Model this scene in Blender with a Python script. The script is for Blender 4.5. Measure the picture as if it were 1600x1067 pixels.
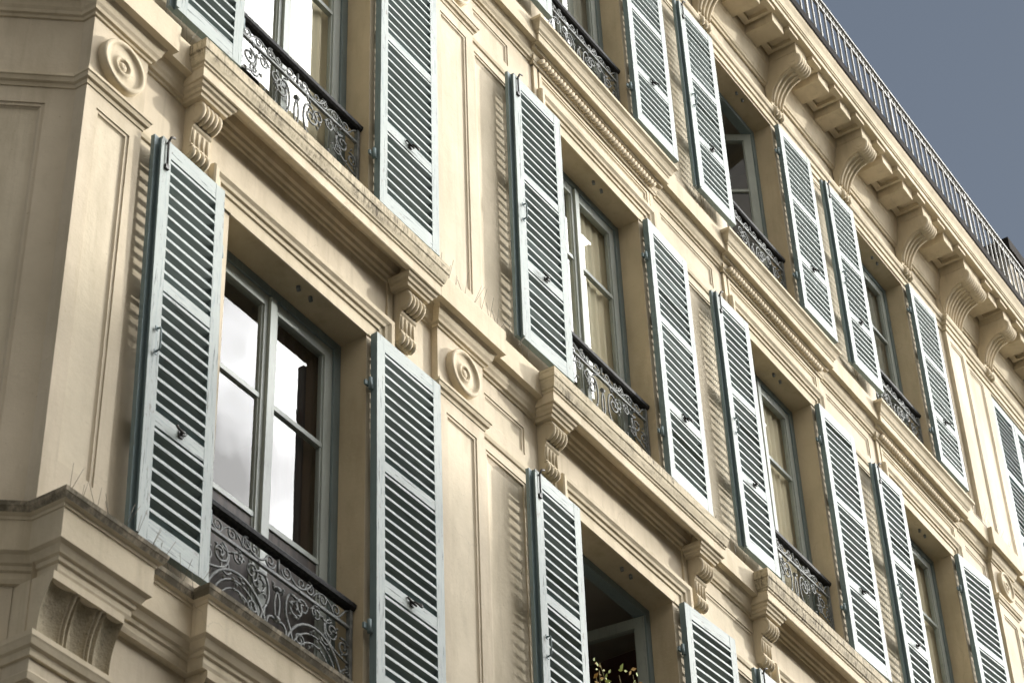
import bpy, math, random
from mathutils import Vector, Matrix
random.seed(7)
R = math.radians
scene = bpy.context.scene
for o in list(bpy.data.objects):
    bpy.data.objects.remove(o)

# ------------------------------------------------------------------ camera
cam_data = bpy.data.cameras.new("camera")
cam = bpy.data.objects.new("camera", cam_data)
scene.collection.objects.link(cam)
scene.camera = cam
cam.location = (-10.330, -5.357, 1.560)
cam.rotation_euler = (2.2530, 0.0315, -0.9898)
cam_data.sensor_width = 36
cam_data.lens = 80.18
cam_data.clip_start = 0.1
cam_data.clip_end = 2000
cam_data.dof.use_dof = True
cam_data.dof.focus_distance = 14.0
cam_data.dof.aperture_fstop = 6.3

# ------------------------------------------------------------------ light
SUN = Vector((1.95, -1.0, 0.60)).normalized()          # towards the sun
SUN_EL = math.asin(SUN.z)
SUN_AZ = math.atan2(SUN.x, SUN.y)                       # from +Y, clockwise
sun_data = bpy.data.lights.new("sun", 'SUN')
sun_data.energy = 4.0
sun_data.angle = R(1.1)
sun_data.color = (1.0, 0.962, 0.895)
sun = bpy.data.objects.new("sun", sun_data)
sun.rotation_euler = SUN.to_track_quat('Z', 'Y').to_euler()
sun.location = (0, -20, 30)
scene.collection.objects.link(sun)

world = bpy.data.worlds.new("World")
scene.world = world
world.use_nodes = True
wn, wl = world.node_tree.nodes, world.node_tree.links
wn.clear()
w_out = wn.new('ShaderNodeOutputWorld')
w_bg = wn.new('ShaderNodeBackground'); w_bg.inputs['Strength'].default_value = 0.10
w_sky = wn.new('ShaderNodeTexSky'); w_sky.sky_type = 'NISHITA'; w_sky.sun_disc = False
w_sky.sun_elevation = SUN_EL; w_sky.sun_rotation = SUN_AZ
w_sky.dust_density = 2.0; w_sky.air_density = 1.0
w_tc = wn.new('ShaderNodeTexCoord')
w_noise = wn.new('ShaderNodeTexNoise'); w_noise.inputs['Scale'].default_value = 9.0
w_noise.inputs['Detail'].default_value = 4; w_noise.inputs['Roughness'].default_value = 0.5
w_off = wn.new('ShaderNodeMapping'); w_off.inputs['Location'].default_value = (0.0, 0.0, 0.09)
wl.new(w_tc.outputs['Generated'], w_off.inputs['Vector']); wl.new(w_off.outputs['Vector'], w_noise.inputs['Vector'])
# bank of bright cloud round the sun's half of the sky, even grey-blue haze elsewhere
w_dot = wn.new('ShaderNodeVectorMath'); w_dot.operation = 'DOT_PRODUCT'
w_dot.inputs[1].default_value = Vector((0.66, -0.55, 0.55)).normalized()
wl.new(w_tc.outputs['Generated'], w_dot.inputs[0])
w_map = wn.new('ShaderNodeMapRange'); w_map.inputs['From Min'].default_value = 0.76
w_map.inputs['From Max'].default_value = 0.95
wl.new(w_dot.outputs['Value'], w_map.inputs['Value'])
w_cr = wn.new('ShaderNodeMapRange'); w_cr.inputs['From Min'].default_value = 0.38
w_cr.inputs['From Max'].default_value = 0.56
w_cr.inputs['To Min'].default_value = 0.30
wl.new(w_noise.outputs['Fac'], w_cr.inputs['Value'])
w_mul = wn.new('ShaderNodeMath'); w_mul.operation = 'MULTIPLY'
wl.new(w_map.outputs['Result'], w_mul.inputs[0]); wl.new(w_cr.outputs['Result'], w_mul.inputs[1])
w_grey = wn.new('ShaderNodeMixRGB'); w_grey.inputs['Fac'].default_value = 0.68
w_grey.inputs['Color2'].default_value = (1.60, 1.88, 2.32, 1)
wl.new(w_sky.outputs['Color'], w_grey.inputs['Color1'])
w_sep = wn.new('ShaderNodeSeparateXYZ'); wl.new(w_tc.outputs['Generated'], w_sep.inputs['Vector'])
w_st = wn.new('ShaderNodeMapRange'); w_st.interpolation_type = 'SMOOTHSTEP'
w_st.inputs['From Min'].default_value = 0.18; w_st.inputs['From Max'].default_value = -0.30
wl.new(w_sep.outputs['Y'], w_st.inputs['Value'])
w_n2 = wn.new('ShaderNodeTexNoise'); w_n2.inputs['Scale'].default_value = 2.2; w_n2.inputs['Detail'].default_value = 6
wl.new(w_tc.outputs['Generated'], w_n2.inputs['Vector'])
w_c2 = wn.new('ShaderNodeMapRange'); w_c2.inputs['From Min'].default_value = 0.34; w_c2.inputs['From Max'].default_value = 0.60
wl.new(w_n2.outputs['Fac'], w_c2.inputs['Value'])
w_m2 = wn.new('ShaderNodeMath'); w_m2.operation = 'MULTIPLY'
wl.new(w_st.outputs['Result'], w_m2.inputs[0]); wl.new(w_c2.outputs['Result'], w_m2.inputs[1])
w_cl = wn.new('ShaderNodeMixRGB'); w_cl.inputs['Color2'].default_value = (11.5, 10.6, 9.2, 1)
wl.new(w_m2.outputs['Value'], w_cl.inputs['Fac']); wl.new(w_grey.outputs['Color'], w_cl.inputs['Color1'])
w_mix = wn.new('ShaderNodeMixRGB')
w_mix.inputs['Color2'].default_value = (112, 112, 112, 1)
wl.new(w_mul.outputs['Value'], w_mix.inputs['Fac'])
wl.new(w_cl.outputs['Color'], w_mix.inputs['Color1'])
wl.new(w_mix.outputs['Color'], w_bg.inputs['Color'])
wl.new(w_bg.outputs['Background'], w_out.inputs['Surface'])

scene.view_settings.view_transform = 'Standard'
scene.view_settings.look = 'None'
scene.view_settings.exposure = 0.10
scene.view_settings.gamma = 1.0
scene.cycles.max_bounces = 6
scene.cycles.transparent_max_bounces = 8
scene.cycles.caustics_reflective = False
scene.cycles.caustics_refractive = False
scene.cycles.use_denoising = True

# ------------------------------------------------------------------ materials
class NT:
    def __init__(s, name):
        s.m = bpy.data.materials.new(name); s.m.use_nodes = True
        s.n = s.m.node_tree.nodes; s.l = s.m.node_tree.links
        s.b = s.n['Principled BSDF']
        g = s.n.new('ShaderNodeNewGeometry'); s.pos = g.outputs['Position']; s.normal = g.outputs['Normal']
    def noise(s, scale, detail=4, rough=0.55, vec=None, dist=0.0):
        mp = s.n.new('ShaderNodeMapping'); mp.inputs['Scale'].default_value = scale if hasattr(scale, '__len__') else (scale,)*3
        s.l.new(vec or s.pos, mp.inputs['Vector'])
        t = s.n.new('ShaderNodeTexNoise'); t.inputs['Scale'].default_value = 1.0
        t.inputs['Detail'].default_value = detail; t.inputs['Roughness'].default_value = rough
        t.inputs['Distortion'].default_value = dist
        s.l.new(mp.outputs['Vector'], t.inputs['Vector'])
        return t.outputs['Fac']
    def rng(s, v, a, b, c=0.0, d=1.0):
        m = s.n.new('ShaderNodeMapRange'); m.inputs['From Min'].default_value = a; m.inputs['From Max'].default_value = b
        m.inputs['To Min'].default_value = c; m.inputs['To Max'].default_value = d
        s.l.new(v, m.inputs['Value']); return m.outputs['Result']
    def mul(s, a, b):
        m = s.n.new('ShaderNodeMath'); m.operation = 'MULTIPLY'
        for k, x in enumerate((a, b)):
            if isinstance(x, (int, float)): m.inputs[k].default_value = x
            else: s.l.new(x, m.inputs[k])
        return m.outputs['Value']
    def mix(s, fac, a, b, mode='MIX'):
        m = s.n.new('ShaderNodeMixRGB'); m.blend_type = mode
        if isinstance(fac, (int, float)): m.inputs['Fac'].default_value = fac
        else: s.l.new(fac, m.inputs['Fac'])
        for k, x in (('Color1', a), ('Color2', b)):
            if isinstance(x, tuple): m.inputs[k].default_value = (*x, 1)
            else: s.l.new(x, m.inputs[k])
        return m.outputs['Color']
    def bump(s, h, strength, dist=0.01):
        b = s.n.new('ShaderNodeBump'); b.inputs['Strength'].default_value = strength; b.inputs['Distance'].default_value = dist
        s.l.new(h, b.inputs['Height']); s.l.new(b.outputs['Normal'], s.b.inputs['Normal'])
    def done(s, col, rough=0.8, spec=0.3, metal=0.0):
        if isinstance(col, tuple): s.b.inputs['Base Color'].default_value = (*col, 1)
        else: s.l.new(col, s.b.inputs['Base Color'])
        s.b.inputs['Roughness'].default_value = rough
        s.b.inputs['Specular IOR Level'].default_value = spec
        s.b.inputs['Metallic'].default_value = metal
        return s.m

STONE = (0.590, 0.512, 0.380)
def mat_stone(name, base=STONE, soot=0.0, moss=0.0, pit=0.0, streak=0.24):
    t = NT(name)
    big = t.noise(1.1, 6, 0.6)
    fine = t.noise((7, 7, 1.6), 6, 0.65)
    run = t.noise((16, 16, 0.55), 5, 0.6, dist=0.4)
    dk = tuple(c * 0.80 for c in base); lt = tuple(min(c * 1.10, 0.9) for c in base)
    lt = (lt[0], lt[1] * 1.0, lt[2] * 1.03)
    col = t.mix(t.rng(big, 0.33, 0.68), dk, lt)
    col = t.mix(t.mul(t.rng(fine, 0.48, 0.74), 0.55), col, (base[0]*0.62, base[1]*0.60, base[2]*0.56))
    col = t.mix(t.mul(t.rng(run, 0.56, 0.76), streak), col, (0.20, 0.165, 0.11))
    sp = t.noise(55, 2, 0.5)
    col = t.mix(t.mul(t.rng(sp, 0.70, 0.78), 0.30), col, (0.22, 0.17, 0.11))
    vo = t.n.new('ShaderNodeTexVoronoi'); vo.feature = 'DISTANCE_TO_EDGE'; vo.inputs['Scale'].default_value = 1.15
    vm = t.n.new('ShaderNodeVectorMath'); vm.operation = 'MULTIPLY_ADD'
    nv = t.n.new('ShaderNodeTexNoise'); nv.inputs['Scale'].default_value = 4.0; nv.inputs['Detail'].default_value = 5; t.l.new(t.pos, nv.inputs['Vector'])
    vm.inputs[1].default_value = (0.35, 0.35, 0.35); t.l.new(nv.outputs['Color'], vm.inputs[0]); t.l.new(t.pos, vm.inputs[2]); t.l.new(vm.outputs['Vector'], vo.inputs['Vector'])
    col = t.mix(t.mul(t.mul(t.rng(vo.outputs['Distance'], 0.0045, 0.0015), t.rng(big, 0.50, 0.62)), 0.20), col, (0.16, 0.125, 0.085))
    if soot:
        s1 = t.noise((30, 30, 5.0), 6, 0.8, dist=1.2)
        s2 = t.noise((2.2, 2.2, 9.0), 5, 0.7)
        f = t.mul(t.rng(s1, 0.46, 0.60), t.rng(s2, 0.43, 0.57))
        col = t.mix(t.mul(f, soot), col, (0.055, 0.042, 0.028))
        s3 = t.noise((6.0, 6.0, 30.0), 6, 0.75)
        col = t.mix(t.mul(t.rng(s3, 0.52, 0.62), soot * 0.45), col, (0.07, 0.055, 0.035))
    if moss:
        m1 = t.noise((14, 14, 9), 6, 0.75)
        col = t.mix(t.mul(t.rng(m1, 0.36, 0.54), moss), col, (0.045, 0.042, 0.028))
    h = t.noise(26, 8, 0.7)
    if pit:
        pv = t.noise(70, 3, 0.6)
        col = t.mix(t.mul(t.rng(pv, 0.60, 0.70), pit), col, (0.06, 0.055, 0.04))
        t.bump(t.mix(0.5, h, pv), 0.55, 0.02)
    else:
        t.bump(h, 0.22, 0.012)
    return t.done(col, 0.86, 0.22)

def mat_paint(name, pale, under, wear, vertical=True, rough=0.55):
    t = NT(name)
    g = (90, 90, 5) if vertical else (5, 5, 90)
    gr = t.noise(g, 5, 0.7)
    patch = t.noise(2.0, 7, 0.7)
    col = t.mix(t.rng(patch, 0.38, 0.66), pale, tuple(c * 0.86 for c in pale))
    f = t.mul(t.rng(gr, 0.53, 0.66), t.rng(patch, 0.36, 0.58, 0.15, 1.0))
    col = t.mix(t.mul(f, wear), col, under)
    ch = t.noise((26, 26, 9) if vertical else (9, 9, 26), 5, 0.8)
    col = t.mix(t.mul(t.rng(ch, 0.60, 0.66), wear), col, (0.16, 0.15, 0.13))
    ck = t.noise((75, 75, 4.5) if vertical else (4.5, 4.5, 75), 4, 0.7)
    col = t.mix(t.mul(t.rng(ck, 0.60, 0.66), min(1.0, wear * 1.1)), col, (0.045, 0.055, 0.055))
    t.bump(t.mix(0.5, gr, ck), 0.35, 0.006)
    return t.done(col, rough, 0.35)

M = {}
M['stucco'] = mat_stone('painted_stucco')
M['stucco_panel'] = mat_stone('painted_stucco_panel', (0.620, 0.545, 0.405), streak=0.28)
M['stone_trim'] = mat_stone('stone_trim', (0.600, 0.518, 0.372), streak=0.22)
M['stone_sooty'] = mat_stone('stone_sooty', (0.53, 0.462, 0.325), soot=0.9, streak=0.25)
M['stone_mossy'] = mat_stone('stone_mossy', (0.42, 0.36, 0.26), moss=0.72, soot=0.2)
M['stone_pitted'] = mat_stone('stone_pitted', (0.40, 0.345, 0.24), pit=0.5, soot=0.25)
M['reveal'] = mat_stone('ochre_reveal', (0.525, 0.437, 0.295), streak=0.15)
M['paint_pale'] = mat_paint('weathered_pale_green_paint', (0.300, 0.338, 0.315), (0.15, 0.20, 0.20), 0.9)
M['paint_pale_h'] = mat_paint('weathered_pale_green_paint_rail', (0.318, 0.357, 0.333), (0.15, 0.20, 0.20), 0.85, vertical=False)
M['paint_teal'] = mat_paint('blue_green_paint', (0.165, 0.225, 0.235), (0.26, 0.31, 0.31), 0.45)
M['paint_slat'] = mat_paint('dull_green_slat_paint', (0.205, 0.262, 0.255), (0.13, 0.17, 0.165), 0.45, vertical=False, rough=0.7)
M['window_paint'] = mat_paint('grey_green_window_paint', (0.34, 0.37, 0.34), (0.22, 0.25, 0.24), 0.25, rough=0.45)
M['window_paint_blue'] = mat_paint('blue_grey_frame_paint', (0.165, 0.210, 0.215), (0.26, 0.30, 0.30), 0.40, rough=0.5)

t = NT('scrollwork_paint'); n1 = t.noise(45, 4)
M['iron_grey'] = t.done(t.mix(t.rng(n1, 0.4, 0.65), (0.115, 0.125, 0.125), (0.20, 0.205, 0.195)), 0.6, 0.25)
t = NT('black_handrail_paint'); n1 = t.noise(60, 4)
M['iron_black'] = t.done(t.mix(t.rng(n1, 0.45, 0.7), (0.012, 0.012, 0.013), (0.035, 0.035, 0.033)), 0.62, 0.15)
t = NT('dark_iron_fittings')
M['iron_dark'] = t.done(t.mix(t.rng(t.noise(60, 4), 0.4, 0.7), (0.02, 0.02, 0.02), (0.07, 0.06, 0.05)), 0.5, 0.4)
t = NT('pale_zinc_railing')
M['zinc_rail'] = t.done(t.mix(t.rng(t.noise(18, 4), 0.4, 0.65), (0.32, 0.31, 0.27), (0.22, 0.215, 0.20)), 0.5, 0.4)
t = NT('dark_gutter_zinc')
M['gutter'] = t.done(t.mix(t.rng(t.noise(9, 4), 0.4, 0.65), (0.020, 0.018, 0.016), (0.035, 0.030, 0.027)), 0.9, 0.05)
t = NT('spike_wire'); M['wire'] = t.done((0.16, 0.14, 0.11), 0.45, 0.5, 0.4)
t = NT('room_plaster'); M['room'] = t.done(t.mix(t.rng(t.noise(2, 3), 0.4, 0.6), (0.30, 0.27, 0.23), (0.36, 0.33, 0.28)), 0.9)
t = NT('dark_red_wall'); M['room_red'] = t.done((0.085, 0.018, 0.014), 0.8)
t = NT('slate_roof'); M['slate'] = t.done(t.mix(t.rng(t.noise(4, 4), 0.4, 0.6), (0.06, 0.065, 0.075), (0.11, 0.115, 0.125)), 0.6)
t = NT('asphalt'); h = t.noise(40, 4); t.bump(h, 0.3); M['asphalt'] = t.done(t.mix(t.rng(h, 0.4, 0.6), (0.045, 0.045, 0.047), (0.065, 0.064, 0.062)), 0.9)
t = NT('paving_granite'); h = t.noise(30, 4); M['paving'] = t.done(t.mix(t.rng(h, 0.4, 0.6), (0.26, 0.25, 0.235), (0.34, 0.33, 0.31)), 0.85)
t = NT('facing_stone'); h = t.noise(2.0, 6); M['facing'] = t.done(t.mix(t.rng(h, 0.35, 0.65), (0.40, 0.36, 0.29), (0.52, 0.47, 0.38)), 0.88)
t = NT('facing_window'); M['facing_glass'] = t.done((0.03, 0.035, 0.04), 0.08, 0.5)

def mat_cloth(name, a, b):
    t = NT(name)
    n = t.noise((40, 40, 4), 4, 0.6); w = t.noise((6, 6, 0.8), 3)
    return t.done(t.mix(t.rng(w, 0.35, 0.65), a, t.mix(t.rng(n, 0.4, 0.6), b, a)), 0.9, 0.1)
M['cloth_cream'] = mat_cloth('cream_curtain_cloth', (0.80, 0.72, 0.54), (0.70, 0.62, 0.45))
M['cloth_brown'] = mat_cloth('brown_curtain_cloth', (0.022, 0.012, 0.009), (0.014, 0.009, 0.007))
M['cloth_grey'] = mat_cloth('grey_curtain_cloth', (0.30, 0.30, 0.26), (0.22, 0.225, 0.20))

def mat_glass():
    m = bpy.data.materials.new('window_glass'); m.use_nodes = True
    n, l = m.node_tree.nodes, m.node_tree.links
    n.remove(n['Principled BSDF'])
    g = n.new('ShaderNodeNewGeometry')
    mp = n.new('ShaderNodeMapping'); mp.inputs['Scale'].default_value = (3.0, 3.0, 1.6); l.new(g.outputs['Position'], mp.inputs['Vector'])
    nz = n.new('ShaderNodeTexNoise'); nz.inputs['Scale'].default_value = 1.0; nz.inputs['Detail'].default_value = 2
    l.new(mp.outputs['Vector'], nz.inputs['Vector'])
    bp = n.new('ShaderNodeBump'); bp.inputs['Strength'].default_value = 0.05; bp.inputs['Distance'].default_value = 0.02
    l.new(nz.outputs['Fac'], bp.inputs['Height'])
    tr = n.new('ShaderNodeBsdfTransparent'); tr.inputs['Color'].default_value = (0.93, 0.94, 0.92, 1)
    gl = n.new('ShaderNodeBsdfGlossy'); gl.inputs['Roughness'].default_value = 0.0
    l.new(bp.outputs['Normal'], gl.inputs['Normal'])
    lw = n.new('ShaderNodeLayerWeight'); lw.inputs['Blend'].default_value = 0.5
    pw = n.new('ShaderNodeMath'); pw.operation = 'POWER'; pw.inputs[1].default_value = 5.0; l.new(lw.outputs['Facing'], pw.inputs[0])
    ml = n.new('ShaderNodeMath'); ml.operation = 'MULTIPLY_ADD'; ml.inputs[1].default_value = 0.91; ml.inputs[2].default_value = 0.105; ml.use_clamp = True
    l.new(pw.outputs['Value'], ml.inputs[0])
    mx = n.new('ShaderNodeMixShader')
    l.new(ml.outputs['Value'], mx.inputs['Fac']); l.new(tr.outputs['BSDF'], mx.inputs[1]); l.new(gl.outputs['BSDF'], mx.inputs[2])
    l.new(mx.outputs['Shader'], n['Material Output'].inputs['Surface'])
    return m
M['glass'] = mat_glass()
def mat_leaf(name, a, b):
    t = NT(name)
    t.b.inputs['Transmission Weight'].default_value = 0.0
    return t.done(t.mix(t.rng(t.noise(30, 3), 0.4, 0.6), a, b), 0.5, 0.3)
M['leaf_green'] = mat_leaf('leaf_yellow_green', (0.20, 0.26, 0.03), (0.32, 0.34, 0.05))
M['leaf_amber'] = mat_leaf('leaf_amber', (0.42, 0.22, 0.05), (0.50, 0.34, 0.10))
t = NT('dark_pane_tone'); M['dark_pane'] = t.done(t.mix(t.rng(t.noise((30, 30, 4), 4), 0.4, 0.65), (0.040, 0.034, 0.030), (0.075, 0.06, 0.05)), 0.6, 0.2)  # dark tone stands in for lower glass that mirrors no bright sky
M['stem'] = mat_leaf('plant_stem', (0.18, 0.17, 0.06), (0.26, 0.20, 0.10))
t = NT('terracotta'); M['terracotta'] = t.done((0.30, 0.12, 0.06), 0.85)

# ------------------------------------------------------------------ mesh helpers
class MB:
    """collects faces; build() links them as ONE mesh object"""
    def __init__(s): s.v = []; s.f = []; s.mi = []; s.sm = []
    def face(s, pts, mi=0, sm=False):
        i = len(s.v); s.v += [tuple(p) for p in pts]; s.f.append(tuple(range(i, i + len(pts)))); s.mi.append(mi); s.sm.append(sm)
    def grid(s, rows, mi=0, sm=False, close_u=False, close_v=False):
        n, m = len(rows), len(rows[0]); i = len(s.v)
        for r in rows: s.v += [tuple(p) for p in r]
        for a in range(n if close_v else n - 1):
            for b in range(m if close_u else m - 1):
                q = (i + a*m + b, i + a*m + (b+1) % m, i + ((a+1) % n)*m + (b+1) % m, i + ((a+1) % n)*m + b)
                s.f.append(q); s.mi.append(mi[b] if hasattr(mi, '__len__') else mi); s.sm.append(sm)
    def box(s, x0, x1, y0, y1, z0, z1, mi=0, front=None, side=None):
        p = [(x, y, z) for z in (z0, z1) for y in (y0, y1) for x in (x0, x1)]
        fs = [((0,1,5,4), mi if front is None else front), ((2,6,7,3), mi), ((0,4,6,2), mi if side is None else side), ((1,3,7,5), mi if side is None else side), ((4,5,7,6), mi), ((0,2,3,1), mi)]
        i = len(s.v); s.v += p
        for f, k in fs: s.f.append(tuple(i + q for q in f)); s.mi.append(k); s.sm.append(False)
    def tube(s, pts, r, n=6, mi=0, flat=1.0, closed=False):
        pts = [Vector(p) for p in pts]; rows = []
        up = Vector((0, 1, 0.013))
        for k, p in enumerate(pts):
            a = pts[k-1] if k else (pts[-1] if closed else pts[0]); b = pts[k+1] if k + 1 < len(pts) else (pts[0] if closed else pts[-1])
            t = (b - a)
            if t.length < 1e-9: t = Vector((0, 0, 1))
            t.normalize()
            u = up - t * up.dot(t)
            if u.length < 1e-3: u = Vector((1, 0, 0)) - t * t.x
            u.normalize(); w = t.cross(u)
            rr = r[k] if hasattr(r, '__len__') else r
            rows.append([p + (u * math.cos(2*math.pi*q/n) * flat + w * math.sin(2*math.pi*q/n)) * rr for q in range(n)])
        s.grid(rows, mi, True, close_u=True, close_v=closed)
        if not closed:
            s.face(rows[0][::-1], mi); s.face(rows[-1], mi)
    def sweep(s, path, prof, mi=0, cap=True, z=0.0):
        """moulding: profile (d outward, z) along a plan polyline of (x, y), outward = right of travel for +x -> -y; mitred"""
        P = [Vector(p) for p in path]; off = []
        for k in range(len(P)):
            ns = []
            for a, b in ((k-1, k), (k, k+1)):
                if a >= 0 and b < len(P):
                    t = (P[b] - P[a]).normalized(); ns.append(Vector((t.y, -t.x)))
            off.append(ns[0] if len(ns) == 1 else (ns[0] + ns[1]) / (1 + ns[0].dot(ns[1])))
        rows = [[(P[k].x + off[k].x*d, P[k].y + off[k].y*d, zz + z) for d, zz in prof] for k in range(len(P))]
        s.grid(rows, mi)
        if cap:
            s.face(rows[0], mi if not hasattr(mi, '__len__') else mi[0]); s.face(rows[-1][::-1], mi if not hasattr(mi, '__len__') else mi[0])
    def ext(s, poly, x0, x1, mi=0, side=None, sm=False):
        """polygon of (y, z) extruded along x"""
        s.grid([[(x0, y, z) for y, z in poly], [(x1, y, z) for y, z in poly]], mi, sm, close_u=True)
        s.face([(x0, y, z) for y, z in poly][::-1], mi if side is None else side); s.face([(x1, y, z) for y, z in poly], mi if side is None else side)
    def lathe(s, prof, c, n=40, mi=0):
        """rings of (radius, outward d) about an axis along -y through c"""
        rows = [[(c[0] + r*math.cos(2*math.pi*k/n), c[1] - d, c[2] + r*math.sin(2*math.pi*k/n)) for k in range(n)] for r, d in prof]
        s.grid(rows, mi, False, close_u=True)
    def move(s, f):
        s.v = [tuple(f(*p)) for p in s.v]; return s
    def build(s, name, mats, parent=None, loc=(0, 0, 0)):
        me = bpy.data.meshes.new(name)
        me.from_pydata([tuple(p) for p in s.v], [], s.f)
        for m in (mats if isinstance(mats, (list, tuple)) else [mats]): me.materials.append(m)
        me.polygons.foreach_set('material_index', s.mi); me.polygons.foreach_set('use_smooth', s.sm)
        import bmesh
        bm = bmesh.new(); bm.from_mesh(me)
        bmesh.ops.remove_doubles(bm, verts=bm.verts, dist=1e-5)
        bmesh.ops.recalc_face_normals(bm, faces=bm.faces)
        bm.to_mesh(me); bm.free(); me.update()
        o = bpy.data.objects.new(name, me); scene.collection.objects.link(o)
        o.location = loc
        if parent: o.parent = parent
        return o

def tag(o, label=None, cat=None, group=None, kind=None):
    for k, v in (('label', label), ('category', cat), ('group', group), ('kind', kind)):
        if v: o[k] = v
    return o
def empty(name, loc=(0, 0, 0)):
    o = bpy.data.objects.new(name, None); scene.collection.objects.link(o); o.location = loc; o.empty_display_size = 0.3
    return o
def dup(o, loc=None, parent=None, rotz=None):
    c = o.copy(); scene.collection.objects.link(c); c.parent = parent if parent else o.parent
    if loc is not None: c.location = loc
    if rotz is not None: c.rotation_euler = (0, 0, rotz)
    for ch in [k for k in scene.objects if k.parent == o]:
        dup(ch, None, c)
    return c

def holed_face(mb, u0, u1, z0, z1, holes, T, mi=0, panel_mi=0, reveal_mi=0):
    """flat face cut by holes: (ua, ub, za, zb, kind, depth, bevel); kind 'open' gets a reveal, 'panel' a sunk field. T(u, d, z) -> world"""
    us = sorted({u0, u1} | {h[0] for h in holes} | {h[1] for h in holes}); zs = sorted({z0, z1} | {h[2] for h in holes} | {h[3] for h in holes})
    us = [u for u in us if u0 <= u <= u1]; zs = [z for z in zs if z0 <= z <= z1]
    for a, b in zip(us, us[1:]):
        for c, d in zip(zs, zs[1:]):
            mu, mz = (a+b)/2, (c+d)/2
            if any(h[0] < mu < h[1] and h[2] < mz < h[3] for h in holes): continue
            mb.face([T(a, 0, c), T(b, 0, c), T(b, 0, d), T(a, 0, d)], mi)
    for ua, ub, za, zb, kind, dep, bev in holes:
        if kind == 'open':
            for p, q in (((ua, za), (ub, za)), ((ub, za), (ub, zb)), ((ub, zb), (ua, zb)), ((ua, zb), (ua, za))):
                mb.face([T(p[0], 0, p[1]), T(q[0], 0, q[1]), T(q[0], -dep, q[1]), T(p[0], -dep, p[1])], reveal_mi)
        else:
            A = [(ua, za), (ub, za), (ub, zb), (ua, zb)]
            e = 0.018                                              # fillet, step, then the sunk field
            rings = [(0, 0), (0.0, 0.006), (e, 0.006), (e, dep*0.6), (e + bev, dep)]
            pts = []
            for ins, dd in rings:
                pts.append([(ua+ins, dd, za+ins), (ub-ins, dd, za+ins), (ub-ins, dd, zb-ins), (ua+ins, dd, zb-ins)])
            for r0, r1 in zip(pts, pts[1:]):
                for k in range(4):
                    n = (k+1) % 4
                    mb.face([T(r0[k][0], -r0[k][1], r0[k][2]), T(r0[n][0], -r0[n][1], r0[n][2]), T(r1[n][0], -r1[n][1], r1[n][2]), T(r1[k][0], -r1[k][1], r1[k][2])], mi)
            mb.face([T(x, -d, z) for x, d, z in pts[-1]], panel_mi)

# ------------------------------------------------------------------ dimensions (metres, facade in the plane y = 0)
XR = [-3.098, 0.0, 2.55, 5.067, 8.160]            # the openings' far jambs
HW = 0.554
CX = [x - HW for x in XR]
TOP = {'A': 8.92, 'B': 12.00, 'C': 14.956}
SILL = {'A': 6.655, 'B': 9.617, 'C': 12.662}
SHUT = {'A': 6.845, 'B': 9.834, 'C': 12.955}
PIL = [(-5.259, -4.888), (-2.516, -2.082), (5.943, 6.377), (8.93, 9.364)]
PD = 0.04
XEND = 9.364
CH = Vector((-math.cos(R(50)), math.sin(R(50))))   # the canted corner runs back along this
CORNER = Vector((-5.259, 0.028))

# ------------------------------------------------------------------ setting: street, pavements
def sheet(name, x0, x1, y0, y1, z, m):
    mb = MB(); mb.face([(x0, y0, z), (x1, y0, z), (x1, y1, z), (x0, y1, z)])
    return tag(mb.build(name, m), kind='structure')
sheet('ground', -400, 400, -400, 400, -0.16, M['asphalt'])
sheet('road', -60, 60, -8.0, -3.4, -0.12, M['asphalt'])
mb = MB(); mb.box(-60, 60, -3.4, 12, -0.15, 0.0); tag(mb.build('pavement', M['paving']), kind='structure')
mb = MB(); mb.box(-60, 60, -22, -8.0, -0.15, 0.0); tag(mb.build('pavement', M['paving']), kind='structure')

# ------------------------------------------------------------------ the building
bld = empty('apartment_building', (0, 0, 0))
tag(bld, 'cream stucco apartment building with pale green louvred shutters and carved stone ledges', 'building')

T0 = lambda u, d, z: (u, -d, z)
TC = lambda u, d, z: (CORNER.x + CH.x*u - CH.y*d, CORNER.y + CH.y*u + CH.x*d, z)

holes = []
for i in range(5):
    for f in 'ABC':
        holes.append((CX[i]-HW, CX[i]+HW, SILL[f]-0.004, TOP[f], 'open', 0.24, 0))
ZS = {'A': 8.955, 'B': 12.035, 'C': 15.03}
gaps = [(-2.010, -1.610), (0.340, 1.080), (2.880, 3.620), (5.470, 5.870), (6.450, 6.900)]
for g, (a, b) in enumerate(gaps):
    for f in 'ABC':
        if f == 'C' and g == 4:
            holes.append((6.55, 6.86, 12.95, 14.93, 'panel', 0.018, 0.03)); continue
        holes.append((a, b, SILL[f] + 0.25, ZS[f] - 0.10, 'panel', 0.022, 0.035))
        if f != 'C': holes.append((a, b, ZS[f] + 0.095, ZS[f] + 0.285, 'panel', 0.014, 0.012))
mb = MB()
holed_face(mb, -5.2, XEND, -0.1, 15.42, holes, T0, 0, 1, 2)
mb.face([(XEND, 0, -0.1), (XEND, 9, -0.1), (XEND, 9, 15.9), (XEND, 0, 15.9)])
wall = mb.build('wall', [M['stucco'], M['stucco_panel'], M['reveal']], bld)
mb = MB()
ch_holes = [(0.125, 2.3, SILL[f] + 0.22, ZS[f] - 0.14, 'panel', 0.02, 0.012) for f in 'ABC']
holed_face(mb, 0.0, 3.2, 6.64, 15.42, ch_holes, TC, 0, 1, 0)
LOWC = [(-5.2 + CH.x*3, 0.09 + CH.y*3), (-5.2, 0.09), (-5.2, -PD)]
mb.face([(*LOWC[0], -0.1), (*LOWC[1], -0.1), (*LOWC[1], 6.56), (*LOWC[0], 6.56)])
mb.build('canted_wall', [M['stucco'], M['stucco_panel']], bld)

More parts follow.
